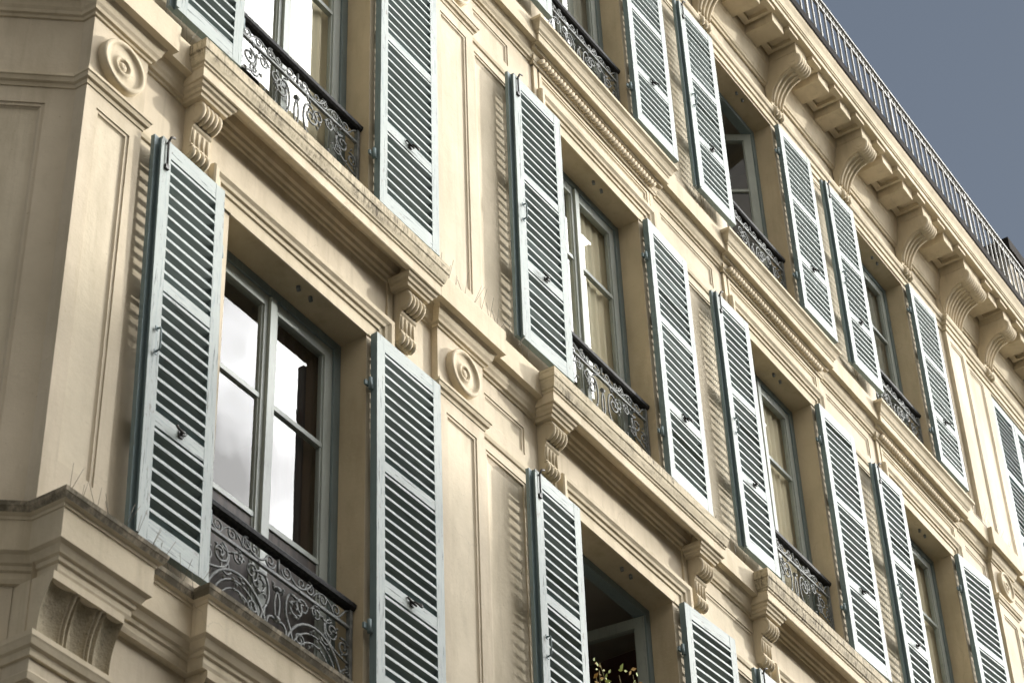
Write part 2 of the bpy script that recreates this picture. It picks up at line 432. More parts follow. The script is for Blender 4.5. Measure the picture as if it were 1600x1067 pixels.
def ressaut(segs, x0, x1):
    """plan path along the wall with steps: segs = [(xa, xb, depth)]"""
    p = [(x0, 0.0)]
    for a, b, d in segs: p += [(a, 0.0), (a, -d), (b, -d), (b, 0.0)]
    p.append((x1, 0.0)); out = []
    for q in p:
        if not out or (Vector(q) - Vector(out[-1])).length > 1e-6: out.append(q)
    return out

CHP = [tuple(CORNER + CH * 3.2), tuple(CORNER)]
# ---- pilasters
def pilaster(x0, x1, za, zb, d=PD, corner=False, pm=(0.055, 0.10)):
    mb = MB()
    T = lambda u, dd, z: (u, -d - dd, z)
    hz = [(x0+0.075, x1-0.075, za + 0.22, zb - 0.10, 'panel', 0.016, 0.010)]
    holed_face(mb, x0, x1, za, zb, hz, T, 0, 1)
    yb = CORNER.y if corner else 0.0
    mb.face([(x0, -d, za), (x0, yb, za), (x0, yb, zb), (x0, -d, zb)], 0)
    mb.face([(x1, -d, za), (x1, 0, za), (x1, 0, zb), (x1, -d, zb)], 0)
    mb.face([(x0, -d, za), (x1, -d, za), (x1, 0, za), (x0, yb, za)], 0)
    return mb.build('pilaster', [M['stucco'], M['stucco_panel']], bld)
def plain_block(x0, x1, za, zb, d=PD, corner=False):
    mb = MB(); yb = CORNER.y if corner else 0.0
    mb.face([(x0, -d, za), (x1, -d, za), (x1, -d, zb), (x0, -d, zb)])
    mb.face([(x0, -d, za), (x0, yb, za), (x0, yb, zb), (x0, -d, zb)])
    mb.face([(x1, -d, za), (x1, 0, za), (x1, 0, zb), (x1, -d, zb)])
    return mb.build('pilaster_capital', M['stucco'], bld)
NECK = [(0.0, -0.045), (0.006, -0.045), (0.010, -0.025), (0.022, -0.020), (0.028, 0.0), (0.034, 0.004), (0.034, 0.020), (0.0, 0.028)]
ros0 = None
for k, (a, b) in enumerate(PIL):
    cn = (k == 0)
    for f, zlo in (('A', 6.6555 if k == 0 else 6.60), ('B', 9.60), ('C', 12.64)):
        zt = ZS[f]
        if f == 'C':
            pilaster(a, b, zlo, 15.00, corner=cn); plain_block(a, b, 15.0, 15.42, corner=cn); continue
        pilaster(a, b, zlo, zt - 0.035, corner=cn)
        plain_block(a, b, zt - 0.035, zt + 0.42, corner=cn)
        mb = MB()
        path = [(a, 0.0), (a, -PD), (b, -PD), (b, 0.0)]
        if cn: path = CHP + [(a, -PD), (b, -PD), (b, 0.0)]
        mb.sweep(path, NECK, 0, z=zt)
        mb.build('neck_moulding', M['stone_trim'], bld)
        zc = zt + 0.20
        if ros0 is None:
            mb = MB()
            mb.lathe([(0.140, 0.0), (0.140, 0.034), (0.135, 0.041), (0.122, 0.042), (0.116, 0.038), (0.112, 0.030), (0.108, 0.027), (0.060, 0.021), (0.054, 0.030), (0.046, 0.034), (0.039, 0.031), (0.035, 0.020), (0.030, 0.018), (0.022, 0.027), (0.014, 0.032), (0.006, 0.033), (0.0, 0.028)], (0, 0, 0), 48)
            mb.sm = [True] * len(mb.f)
            ros0 = mb.build('rosette', M['stone_trim'], bld, ((a+b)/2, -PD, zc))
        else:
            dup(ros0, ((a+b)/2, -PD, zc))
# ---- string mouldings between the window heads and the pilasters
STR = [(0.0, -0.035), (0.010, -0.032), (0.016, -0.012), (0.016, 0.012), (0.0, 0.02)]
for f in 'AB':
    for (a, b) in ((PIL[0][1], CX[0]-0.78), (CX[0]+0.78, PIL[1][0]), (PIL[1][1], CX[1]-0.78), (CX[1]+0.78, CX[2]-0.78), (CX[2]+0.78, CX[3]-0.78), (CX[3]+0.78, PIL[2][0]), (PIL[2][1], CX[4]-0.78)):
        if b - a > 0.05:
            mb = MB(); mb.sweep([(a, 0), (b, 0)], STR, 0, z=ZS[f]); mb.build('string_moulding', M['stone_trim'], bld)

# ---- entablature bands
BAND = [(0.0, -0.105), (0.010, -0.104), (0.014, -0.090), (0.026, -0.086), (0.030, -0.070), (0.040, -0.055), (0.050, -0.020), (0.058, -0.006), (0.062, 0.0),
        (0.097, 0.002), (0.097, 0.085), (0.099, 0.165), (0.096, 0.172), (-0.02, 0.215)]
def band(path, zc, prof=BAND, mats=None, mi=0, name='cornice'):
    mb = MB(); mb.sweep(path, prof, mi); mb.v = [(x, y, z + zc) for x, y, z in mb.v]
    return mb.build(name, mats or [M['stone_trim']], bld)
HB = {'B': 0.93, 'C': 0.80}
for f, zc in (('B', 9.452), ('C', 12.497)):
    hb = HB[f]
    P0 = CHP + [(PIL[0][0], -PD), (PIL[0][1], -PD), (PIL[0][1], 0.0), (CX[0]-hb+0.02, 0.0)]
    band(P0, zc)
    band(ressaut([(PIL[1][0], PIL[1][1], PD)], CX[0]+hb-0.02, CX[1]-hb+0.02), zc)
    for i in (1, 2): band([(CX[i]+hb-0.02, 0), (CX[i+1]-hb+0.02, 0)], zc)
    band(ressaut([(PIL[2][0], PIL[2][1], PD)], CX[3]+hb-0.02, CX[4]-hb+0.02), zc)
    band(ressaut([(PIL[3][0], PIL[3][1], PD)], CX[4]+hb-0.02, XEND+0.01), zc)
# the lower, heavier cornice under the first row of windows
LOW = [(0.0, -0.115), (0.066, -0.113), (0.072, -0.095), (0.072, -0.068), (0.082, -0.062), (0.085, -0.045), (0.096, -0.038), (0.110, -0.010), (0.124, 0.0),
       (0.126, 0.002), (0.126, 0.135), (0.132, 0.137), (0.134, 0.150), (0.150, 0.158), (0.160, 0.178), (0.163, 0.182), (0.166, 0.200), (0.158, 0.206), (-0.06, 0.222)]
LOWMI = [0]*13 + [1]*6
WB = -0.035
I0 = Vector((-5.100, 0.050))
pth = [tuple(I0 + CH*3.0), tuple(I0), (-5.100, -0.034), (-4.825, -0.034), (-4.825, -WB)]
segs = []
for i in range(5):
    segs.append((CX[i]-0.605, CX[i]+0.605, 0.045))
segs += [(PIL[k][0], PIL[k][1], PD) for k in (1, 2)]
segs.sort()
for a, b, d in segs: pth += [(a, -WB), (a, -d), (b, -d), (b, -WB)]
pth += [(XEND+0.01, -WB)]
mb = MB(); mb.sweep(pth, LOW, LOWMI); mb.v = [(x, y, z + 6.452) for x, y, z in mb.v]
mb.build('lower_cornice', [M['stone_trim'], M['stone_mossy']], bld)
mb = MB()
for i in range(5): mb.box(CX[i]-HW-0.02, CX[i]+HW+0.02, -0.045, 0.26, 6.60, 6.652)
mb.build('window_sill', [M['stone_trim']], bld)
# consoles under the lower cornice
def fluted_console(x0, x1, zt, zb, dt, db, base, name='console', mats=None):
    mb = MB(); n = 10; m = 72
    rows = []
    w = x1 - x0
    for k in range(n + 1):
        s = k / n
        d = db + (dt - db) * (1 - math.cos(s * math.pi / 2)) ** 1.5
        z = zb + (zt - 0.035 - zb) * s
        row = []
        for j in range(m + 1):
            u = j / m
            g = 0.0
            for c, hw, dep in ((0.16, 0.15, 0.026), (0.325, 0.018, 0.012), (0.385, 0.018, 0.012), (0.53, 0.125, 0.030), (0.675, 0.018, 0.012), (0.735, 0.018, 0.012), (0.88, 0.11, 0.024)):
                q = (u - c) / hw
                if abs(q) < 1: g = dep * math.sqrt(1 - q*q)
            row.append((x0 + w*u, -(d - g), z))
        rows.append(row)
    mb.grid(rows, 0, False)
    for xs, order in ((0, 1), (m, -1)):
        e = [r[xs] for r in rows]
        mb.face(([(e[0][0], -base, e[0][2])] + e + [(e[-1][0], -base, e[-1][2])])[::order], 1)
    mb.face([rows[0][0], (x0, -base, zb), (x1, -base, zb), rows[0][-1]], 0)
    mb.box(x0, x1, -dt - 0.004, -base, zt - 0.035, zt, 1)
    return mb.build(name, mats or [M['stone_pitted'], M['stone_trim']], bld)
fluted_console(-5.195, -4.795, 6.338, 6.070, 0.108, 0.056, -0.12)
fluted_console(PIL[1][0]+0.03, PIL[1][1]-0.03, 6.338, 6.070, 0.108, 0.052, PD)
for i in range(4):
    for s in (-1, 1):
        x = CX[i] + s * 0.56
        fluted_console(x - 0.085, x + 0.085, 6.338, 6.03, 0.112, 0.05, -0.02)
LNECK = [(0.0, -0.09), (0.012, -0.088), (0.016, -0.06), (0.028, -0.052), (0.036, -0.030), (0.040, -0.022), (0.040, 0.0), (0.0, 0.012)]
for k in (0, 1, 2):
    a, b = PIL[k]
    if k == 0: b = -4.825
    mb = MB(); path = (LOWC + [(b, -PD), (b, 0.0)]) if k == 0 else [(a, 0), (a, -PD), (b, -PD), (b, 0)]
    mb.sweep(path, LNECK, 0, z=6.072); mb.build('neck_moulding', M['stone_trim'], bld)
    if k == 0:
        m2 = MB(); m2.face([(-5.2, -PD, 4.0), (b, -PD, 4.0), (b, -PD, 6.06), (-5.2, -PD, 6.06)]); m2.face([(-5.2, -PD, 4.0), (-5.2, 0.09, 4.0), (-5.2, 0.09, 6.06), (-5.2, -PD, 6.06)])
        m2.face([(b, -PD, 4.0), (b, 0, 4.0), (b, 0, 6.06), (b, -PD, 6.06)]); m2.build('pilaster_capital', M['stucco'], bld)
    else: plain_block(a, b, 4.0, 6.36)
    mb = MB(); path2 = [(p[0], p[1]) for p in path]
    mb.sweep(path, [(0.0, -0.05), (0.016, -0.048), (0.022, -0.02), (0.0, 0.0)], 0, z=5.93); mb.build('neck_moulding', M['stone_trim'], bld)

# ---- window hoods: the ledge over each window, which carries the balcony of the one above
HOODB = [(-0.105, 0.030), (0.022, 0.030), (0.026, 0.020), (0.028, -0.050), (0.058, -0.052), (0.062, -0.048), (0.062, 0.012), (0.070, 0.018), (0.070, 0.030), (0.078, 0.036), (0.080, 0.046), (0.088, 0.075), (0.090, 0.094), (0.096, 0.100), (0.097, 0.158), (0.090, 0.163), (-0.105, 0.171)]
CONB = [(0.0, -0.115), (0.014, -0.114), (0.018, -0.098), (0.028, -0.094), (0.032, -0.078), (0.044, -0.070), (0.050, -0.052), (-0.05, -0.052)]
WALLB = [(0.0, -0.150), (0.012, -0.148), (0.016, -0.128), (0.030, -0.122), (0.036, -0.100), (0.050, -0.092), (0.060, -0.064), (0.064, -0.050), (0.0, -0.050)]
def add_console(c, zt):
    """scrolled bracket, side face in (y, z), about 0.15 wide"""
    root = MB(); w = 0.068
    d0 = 0.100
    prof = []
    # upper volute, waist, lower scroll
    for k in range(13):
        a = R(80 - k * 15); prof.append((0.060 + 0.050*math.cos(a), -0.060 + 0.052*math.sin(a)))
    prof += [(0.056, -0.118), (0.062, -0.130), (0.058, -0.142), (0.050, -0.150)]
    prof += [(0.048, -0.185), (0.044, -0.215), (0.044, -0.245), (0.054, -0.255), (0.056, -0.264), (0.044, -0.270)]
    for k in range(9):
        a = R(70 - k * 24); prof.append((0.028 + 0.026*math.cos(a), -0.294 + 0.026*math.sin(a)))
    body = [(-d, z) for d, z in prof]
    poly = [(0.0, 0.0)] + [(-d0, 0.0), (-d0, -0.012)] + body + [(0.0, -0.315)]
    root.ext(poly, -w, w, 0)
    # flutes on the shaft and reeds round the volutes
    for x in (-0.052, -0.018, 0.018, 0.052):
        root.tube([(x, -0.046 - 0.002, -0.158), (x, -0.047, -0.20), (x, -0.044, -0.246)], 0.0095, 6, 0)
    for x in (-0.06, -0.030, 0.0, 0.030, 0.06):
        pts = []
        for k in range(11):
            a = R(95 - k * 19); pts.append((x, -(0.058 + 0.052*math.cos(a)), -0.060 + 0.053*math.sin(a)))
        root.tube(pts, 0.013, 6, 0)
    for x in (-0.052, -0.017, 0.017, 0.052):
        pts = []
        for k in range(8):
            a = R(80 - k * 26); pts.append((x, -(0.028 + 0.027*math.cos(a)), -0.294 + 0.027*math.sin(a)))
        root.tube(pts, 0.015, 6, 0)
    return root
con0 = None
for i in range(5):
    for f in ('B', 'C'):
        zt = SILL[f] - 0.163
        c, hb = CX[i], HB[f]
        if f == 'B':
            d0 = 0.105
            mb = MB(); mb.sweep([(c-hb, 0.0), (c-hb, -d0), (c+hb, -d0), (c+hb, 0.0)], HOODB, [0, 0, 0, 0, 0, 0, 0, 1, 1, 1, 1, 1, 1, 1, 1, 1], cap=False)
            mb.v = [(x, y, z + zt) for x, y, z in mb.v]
            mb.box(c-HW+0.003, c+HW-0.003, 0.001, 0.25, SILL[f]-0.05, SILL[f]-0.002)
            hood = mb.build('window_hood', [M['stone_trim'], M['stone_sooty']], bld)
            for s in (-1, 1):
                xa, xb = sorted((c + s*hb, c + s*(hb - 0.165)))
                mb = MB(); mb.sweep([(xa, 0.0), (xa, -d0), (xb, -d0), (xb, 0.0)], CONB, 0, cap=False)
                mb.v = [(x, y, z + zt) for x, y, z in mb.v]
                mb.box(xa, xb, -d0+0.001, 0.0, zt-0.115, zt-0.053); mb.box(xa+0.001, xb-0.001, -d0+0.002, -0.001, zt-0.0525, zt+0.029)
                mb.build('console_block', M['stone_trim'], bld)
                lo = ((xa+xb)/2, 0.0, zt - 0.115)
                if con0 is None: con0 = add_console(c, zt).build('console', M['stone_trim'], bld, lo)
                else: dup(con0, lo)
                mb = MB(); xs = c + s*(hb - 0.165) - s*0.045
                mb.box(min(xs, c+s*(hb-.165)), max(xs, c+s*(hb-.165)), -0.012, 0.0, TOP['A'] - 0.30, zt-0.072); mb.build('frieze_edge', M['stone_trim'], bld)
            mb = MB(); mb.sweep([(c-hb+0.165, 0.0), (c+hb-0.165, 0.0)], WALLB, 0); mb.v = [(x, y, z + zt + 0.079) for x, y, z in mb.v]
            mb.build('bed_moulding', M['stone_trim'], bld)
        else:
            d0 = 0.07
            prof = [(-0.07, -0.012), (0.040, -0.012), (0.045, -0.008), (0.046, 0.050), (0.052, 0.054), (0.054, 0.066), (0.066, 0.078), (0.074, 0.102), (0.084, 0.120), (0.094, 0.128), (0.103, 0.135), (0.104, 0.157), (0.098, 0.163), (-0.07, 0.171)]
            mb = MB(); mb.sweep([(c-hb, 0.0), (c-hb, -d0), (c+hb, -d0), (c+hb, 0.0)], prof, 0, cap=False)
            mb.v = [(x, y, z + zt) for x, y, z in mb.v]
            mb.box(c-HW+0.003, c+HW-0.003, 0.001, 0.25, SILL[f]-0.05, SILL[f]-0.002)
            mb.build('window_hood', [M['stone_trim'], M['stone_sooty']], bld)
            # bed under the hood: two fillets with the rope between them, on a shallow strip frame
            mb = MB(); mb.sweep([(c-hb+0.02, 0.0), (c-hb+0.02, -0.022), (c+hb-0.02, -0.022), (c+hb-0.02, 0.0)],
                                [(0.0, -0.12), (0.008, -0.118), (0.012, -0.100), (0.016, -0.098), (0.022, -0.040), (0.048, -0.034), (0.054, -0.012), (-0.02, -0.012)], 0)
            mb.v = [(x, y, z + zt) for x, y, z in mb.v]; mb.build('bed_moulding', M['stone_trim'], bld)
            mb = MB(); n = 40; L = 2*hb - 0.12
            for k in range(n):
                x = c - L/2 + L*(k+0.5)/n
                mb.tube([(x-0.030, -0.036, zt-0.094), (x-0.014, -0.052, zt-0.086), (x+0.014, -0.056, zt-0.056), (x+0.030, -0.044, zt-0.044)], [0.008, 0.017, 0.017, 0.008], 7, 0)
            mb.build('rope_moulding', M['stone_trim'], bld)
            for s in (-1, 1):
                xa, xb = sorted((c + s*(hb-0.03), c + s*(hb-0.075)))
                mb = MB(); mb.box(xa, xb, -0.018, 0.0, TOP['B'] - 0.30, zt-0.119)
                mb.build('frieze_edge', M['stone_trim'], bld)
            mb = MB(); T = lambda u, d, z: (u, -0.022-d, z)
            x0, x1, z0, z1 = c-hb+0.09, c+hb-0.09, TOP['B']+0.205, zt-0.135
            holed_face(mb, x0, x1, z0, z1, [(x0+0.03, x1-0.03, z0+0.025, z1-0.025, 'panel', 0.016, 0.012)], T, 0, 1)
            for q in (((x0, z0), (x1, z0)), ((x1, z0), (x1, z1)), ((x1, z1), (x0, z1)), ((x0, z1), (x0, z0))):
                mb.face([(q[0][0], -0.022, q[0][1]), (q[1][0], -0.022, q[1][1]), (q[1][0], 0.001, q[1][1]), (q[0][0], 0.001, q[0][1])])
            mb.build('frieze_panel', [M['stone_trim'], M['stucco_panel']], bld)

# ---- architraves round the window heads
ARCH = [(0.0, 0.0), (0.001, 0.010), (0.080, 0.010), (0.084, 0.020), (0.110, 0.022), (0.114, 0.034), (0.132, 0.038), (0.148, 0.052), (0.172, 0.054), (0.180, 0.046), (0.184, 0.0)]
def architrave(c, zt, leg):
    mb = MB(); rows = []
    pts = [(c-HW, zt-leg, (-1, 0)), (c-HW, zt, (-1, 1)), (c+HW, zt, (1, 1)), (c+HW, zt-leg, (1, 0))]
    for x, z, (ox, oz) in pts: rows.append([(x + ox*r, -d, z + oz*r) for r, d in ARCH])
    mb.grid(rows); mb.face(rows[0]); mb.face(rows[-1][::-1])
    return mb.build('architrave', M['stone_trim'], bld)
for i in range(5):
    architrave(CX[i], TOP['A'], -0.006); architrave(CX[i], TOP['B'], -0.006)
# small iron studs left in the soffits of the window heads
st0 = None
for i in range(5):
    for f in 'ABC':
        for dx in (-0.05, 0.05):
            lo = (CX[i] + 0.10 + dx, 0.05, TOP[f])
            if st0 is None:
                mb = MB(); mb.tube([(0, 0, 0.004), (0, 0, -0.012), (0.006, 0, -0.026)], 0.011, 8); st0 = mb.build('iron_stud', M['iron_grey'], bld, lo)
            else: dup(st0, lo)

# ---- crowning entablature of the top floor
ARC = [(0.0, 0.0), (0.014, 0.004), (0.016, 0.055), (0.030, 0.060), (0.034, 0.095), (0.048, 0.104), (0.058, 0.128), (0.058, 0.150), (0.0, 0.165)]
def crown_path():
    p = CHP + [(PIL[0][0], -PD), (PIL[0][1], -PD), (PIL[0][1], 0.0)]
    for k in (1, 2): p += [(PIL[k][0], 0), (PIL[k][0], -PD), (PIL[k][1], -PD), (PIL[k][1], 0)]
    return p + [(XEND + 0.01, 0.0)]
mb = MB(); mb.sweep(crown_path(), ARC, 0, z=14.975); mb.build('top_architrave', M['stone_trim'], bld)
straight = CHP + [(PIL[0][0], -0.005), (XEND + 0.01, -0.005)]
BED = [(0.0, -0.030), (0.014, -0.028), (0.018, -0.006), (0.030, 0.000), (0.034, 0.022), (0.038, 0.030), (0.062, 0.185), (0.072, 0.200), (0.080, 0.345), (0.0, 0.345)]
mb = MB(); mb.sweep(straight, BED, 0, z=15.405); mb.build('bed_moulding', M['stone_trim'], bld)
COR = [(0.05, 0.0), (0.392, 0.0), (0.398, 0.002), (0.400, 0.046), (0.412, 0.052), (0.414, 0.064), (0.421, 0.068), (0.424, 0.085), (0.434, 0.120), (0.452, 0.156), (0.458, 0.176), (0.0, 0.20)]
mb = MB(); mb.sweep(straight, COR, 0, z=15.738); mb.build('crowning_cornice', M['stone_trim'], bld)
GUT = [(0.30, 0.0), (0.462, 0.0), (0.470, 0.010), (0.474, 0.088), (0.466, 0.094), (0.30, 0.094)]
mb = MB(); mb.sweep(straight, GUT, 0, z=15.915); mb.build('gutter', M['gutter'], bld)
# modillions and coffers between scrolled brackets
def bracket_mb(w=0.098):
    mb = MB()
    body = []
    # underside: a concave sweep from the wall to the volute
    for k in range(17):
        s = k / 16; a = s * math.pi / 2
        body.append((0.040 + 0.235 * (1 - math.cos(a)), -0.50 + 0.345 * math.sin(a)))
    body += [(0.298, -0.150), (0.300, -0.140)]
    vol = []
    for k in range(15):
        a = R(-110 + k * 17.5); vol.append((0.292 + 0.056*math.cos(a), -0.086 + 0.062*math.sin(a)))
    prof = body + vol + [(0.330, -0.020), (0.330, 0.0)]
    mb.ext([(0.0, 0.0), (0.0, -0.50)] + [(-d, z) for d, z in prof], -w, w, 0)
    # raised fluted panel on the concave face
    for x in (-0.075, -0.025, 0.025, 0.075):
        pts = [(x, -(0.040 + 0.235*(1-math.cos(k/16*math.pi/2))) - 0.002, -0.50 + 0.345*math.sin(k/16*math.pi/2) - 0.002) for k in range(2, 16)]
        mb.tube(pts, 0.0135, 6)
    for x in (-0.085, -0.050, -0.017, 0.017, 0.050, 0.085):
        pts = [(x, -(0.292 + 0.054*math.cos(R(a))), -0.086 + 0.060*math.sin(R(a))) for a in range(-110, 90, 20)]
        mb.tube(pts, 0.019, 7)
    # volute eyes on both cheeks
    for s in (-1, 1):
        for rr, th in ((0.060, 0.006), (0.030, 0.012)):
            mb.tube([(s*(w-0.002), -0.288, -0.086), (s*(w+th), -0.288, -0.086)], rr, 20)
    # drop at the foot
    for k, x in enumerate((-0.055, 0.0, 0.055)):
        mb.tube([(x, -0.030, -0.480), (x, -0.046, -0.510), (x, -0.044, -0.545), (x, -0.024, -0.565)], [0.022, 0.030, 0.028, 0.014], 8)
    mb.tube([(-0.085, -0.036, -0.492), (0.085, -0.036, -0.492)], 0.020, 8)
    return mb
bx = []
for i in range(5): bx += [CX[i]-0.629, CX[i]+0.629]
for k in (1, 2):
    pc = (PIL[k][0] + PIL[k][1]) / 2; bx += [pc - 0.102, pc + 0.102]
pc = PIL[0]; bx += [pc[0]+0.11, pc[1]-0.11]
bx += [8.93+0.115, 9.25]
ZM = 15.737
br0 = None; mo0 = None
for x in sorted(bx):
    lo = (x, -0.008, ZM - 0.108)
    if br0 is None: br0 = bracket_mb().build('scrolled_bracket', M['stone_trim'], bld, lo)
    else: dup(br0, lo)
def modillion_mb():
    mb = MB(); w = 0.098
    mb.ext([(0.0, 0.0), (0.0, -0.104), (-0.330, -0.104), (-0.334, -0.100), (-0.334, -0.014), (-0.340, -0.008), (-0.340, 0.0)], -w, w, 0)
    return mb
mods = []
sb = sorted(bx)
for a, b in zip(sb, sb[1:]):
    g = b - a; n = round(g / 0.4195) - 1
    for k in range(1, n + 1): mods.append(a + g*k/(n+1))
mods += sb
for x in mods:
    lo = (x, -0.004, ZM)
    if mo0 is None: mo0 = modillion_mb().build('modillion', M['stone_trim'], bld, lo)
    else: dup(mo0, lo)
# sunk coffer frames between the modillions
cf0 = None
ms = sorted(mods)
for a, b in zip(ms, ms[1:]):
    if b - a < 0.30: continue
    lo = ((a+b)/2, 0, ZM)
    if cf0 is None:
        mb = MB(); h = (b-a)/2 - 0.099
        for (x0, x1, y0, y1) in ((-h, h, -0.150, -0.095), (-h, h, -0.384, -0.335), (-h, -h+0.030, -0.335, -0.150), (h-0.030, h, -0.335, -0.150)):
            mb.box(x0, x1, y0, y1, -0.040, 0.003)
        cf0 = mb.build('coffer', M['stone_trim'], bld, lo)
    else: dup(cf0, lo)
# roof behind the parapet
mb = MB(); mb.box(-5.0, XEND, 0.05, 9.0, 15.86, 15.96); mb.build('roof', M['slate'], bld)

# ---- roof railing
rail = MB()
zr = 16.91; yr = -0.345; xa, xb = -5.6, 9.2
rail.box(xa, xb, yr-0.022, yr+0.022, zr-0.020, zr)
rail.box(xa, xb, yr-0.012, yr+0.012, zr-0.122, zr-0.104)
rail.box(xa, xb, yr-0.012, yr+0.012, 16.055, 16.075)
roof_rail = rail.build('roof_railing', M['zinc_rail'], bld)
mb = MB(); x = 0.5; k = 0
while x < 9.15:
    a0 = 0.026
    mb.tube([(x + a0*math.cos(2*math.pi*q/12), yr, zr-0.062 + 0.038*math.sin(2*math.pi*q/12)) for q in range(12)], 0.0065, 5, closed=True)
    mb.box(x+0.030, x+0.037, yr-0.006, yr+0.006, zr-0.105, zr-0.019); x += 0.0667; k += 1
mb.build('ring_frieze', M['zinc_rail'], roof_rail)
bal0 = None; k = 0
x = 0.40
while x < 9.15:
    post = (k % 13 == 6)
    if bal0 is None:
        mb = MB(); mb.box(-0.008, 0.008, -0.008, 0.008, 0, 0.80); bal0 = mb.build('baluster', M['zinc_rail'], roof_rail, (x, yr, 16.0))
    elif not post: dup(bal0, (x, yr, 16.0))
    else:
        mb = MB(); mb.box(-0.014, 0.014, -0.012, 0.012, 0, 0.90); mb.build('post', M['zinc_rail'], roof_rail, (x, yr, 16.0))
    x += 0.1330; k += 1

# ------------------------------------------------------------------ windows
def window_parts(H):
    fr = MB(); w = HW - 0.001; fw = 0.052
    y0, y1 = 0.160, 0.235
    fr.box(-w, -w+fw, y0, y1, 0, H-0.002); fr.box(w-fw, w, y0, y1, 0, H-0.002)
    fr.box(-w+fw, w-fw, y0, y1, H-fw-0.002, H-0.002); fr.box(-w+fw, w-fw, y0, y1, 0, 0.05)
    return fr
def casement(H, s):
    """one leaf; local origin on its hinge edge; s = +1 leaf hinged on the far jamb"""
    cw = HW - 0.001 - 0.052 - 0.002; z0, z1 = 0.052, H - 0.056
    st, y0, y1 = 0.062, 0.0, 0.042
    X = lambda a: -s * a
    mb = MB()
    def bx(a, b, za, zb, ya=y0, yb=y1):
        p, q = sorted((X(a), X(b))); mb.box(p, q, ya, yb, za, zb)
    bx(0, st, z0, z1); bx(cw-0.052, cw, z0, z1)
    bx(st, cw-0.052, z1-0.070, z1); bx(st, cw-0.052, z0, z0+0.13)
    for dz in (0.690, 1.375):
        bx(st, cw-0.052, H-dz-0.014, H-dz+0.014, 0.006, 0.036)
    # glazing beads step
    bx(st, st+0.010, z0+0.13, z1-0.07, 0.010, 0.034); bx(cw-0.062, cw-0.052, z0+0.13, z1-0.07, 0.010, 0.034)
    if s > 0:
        bx(cw-0.022, cw+0.024, z0+0.02, z1-0.01, -0.018, -0.001)
    gl = MB(); p, q = sorted((X(st+0.002), X(cw-0.054)))
    zz = [z0+0.125, H-1.375, H-0.690, z1-0.065] if f != 'A' else [H-1.375, H-0.690, z1-0.065]
    panes = []
    for a, b in zip(zz, zz[1:]):
        g = MB(); tilt = random.uniform(-0.0015, 0.0015)
        g.face([(p, 0.020, a), (q, 0.020 + tilt, a), (q, 0.020 + tilt*0.4, b), (p, 0.020, b)]); panes.append(g)
    return mb, panes
OPEN = {('A', 1): (-84, 83), ('C', 2): (-80, 55)}      # inward swing of the two leaves, degrees
for f in 'ABC':
    H = TOP[f] - SILL[f]
    for i in range(5):
        lo = (CX[i], 0, SILL[f])
        win = window_parts(H).build('window', M['window_paint_blue'], bld, lo)
        if (f, i) in OPEN: win['label'] = 'window standing open'
        aL, aR = OPEN.get((f, i), (0, 0))
        for s, ang in ((-1, aL), (1, aR)):
            mb, panes = casement(H, s)
            cs = mb.build('casement', M['window_paint'], win, (s*(HW-0.055), 0.172, 0))
            cs.rotation_euler = (0, 0, R(-ang))
            if f == 'A':
                lp = MB(); xa, xb = sorted((-s*0.070, -s*0.436)); lp.box(xa, xb, 0.014, 0.030, 0.178, H-1.388)
                q = lp.build('dark_pane_sheet', M['dark_pane'], win, (s*(HW-0.055), 0.172, 0)); q.rotation_euler = (0, 0, R(-ang))  # opaque dark sheet added in place of the unreflecting lower glass
            g = MB()
            for pp in panes:
                for fc in pp.f: g.face([pp.v[q] for q in fc])
            gp = g.build('glazing', M['glass'], win, (s*(HW-0.055), 0.172, 0)); gp.rotation_euler = (0, 0, R(-ang))
        # the room behind, its walls receding into the dark
        rm = MB(); d = 3.2
        rm.face([(-1.1, d, -0.1), (1.1, d, -0.1), (1.1, d, H+0.15), (-1.1, d, H+0.15)], 1 if (f, i) == ('A', 1) else 0)
        rm.face([(-1.1, 0.24, -0.1), (-1.1, d, -0.1), (-1.1, d, H+0.15), (-1.1, 0.24, H+0.15)]); rm.face([(1.1, 0.24, -0.1), (1.1, d, -0.1), (1.1, d, H+0.15), (1.1, 0.24, H+0.15)], 1 if (f, i) == ('A', 1) else 0)
        rm.face([(-1.1, 0.24, H+0.15), (1.1, 0.24, H+0.15), (1.1, d, H+0.15), (-1.1, d, H+0.15)]); rm.face([(-1.1, 0.24, -0.1), (1.1, 0.24, -0.1), (1.1, d, -0.1), (-1.1, d, -0.1)])
        for xa, xb, za, zb in ((-1.1, -HW, -0.1, H+0.15), (HW, 1.1, -0.1, H+0.15), (-HW, HW, H-0.001, H+0.15), (-HW, HW, -0.1, -0.003)):
            rm.face([(xa, 0.241, za), (xb, 0.241, za), (xb, 0.241, zb), (xa, 0.241, zb)])
        rm.build('room', [M['room'], M['room_red']], bld, lo)

# curtains: things of their own, hung just inside the panes
def curtain(i, f, x0, x1, mat, label, y=0.235, amp=0.010, fold=0.085):
    H = TOP[f] - SILL[f]; mb = MB(); n = int((x1 - x0) / 0.012); rows = []
    ph = random.uniform(0, 6)
    for k in range(9):
        z = 0.03 + (H - 0.02) * k / 8
        rows.append([(x0 + (x1-x0)*j/n, amp*math.sin(ph + 2*math.pi*(x1-x0)*j/n/fold + 0.4*math.sin(k*0.6 + j*0.03)) * (1 - 0.25*k/8), z) for j in range(n+1)])
    mb.grid(rows, 0, True)
    o = mb.build('curtain', mat, None, (CX[i], y, SILL[f]))
    tag(o, label, 'curtain', 'curtains behind the window panes')
curtain(0, 'A', 0.02, 0.62, M['cloth_brown'], 'dark brown curtain behind the lowest large window with cloud reflections')
curtain(0, 'B', -0.10, 0.62, M['cloth_cream'], 'cream curtain in the topmost window above the stained ledge beside the corner pilaster')
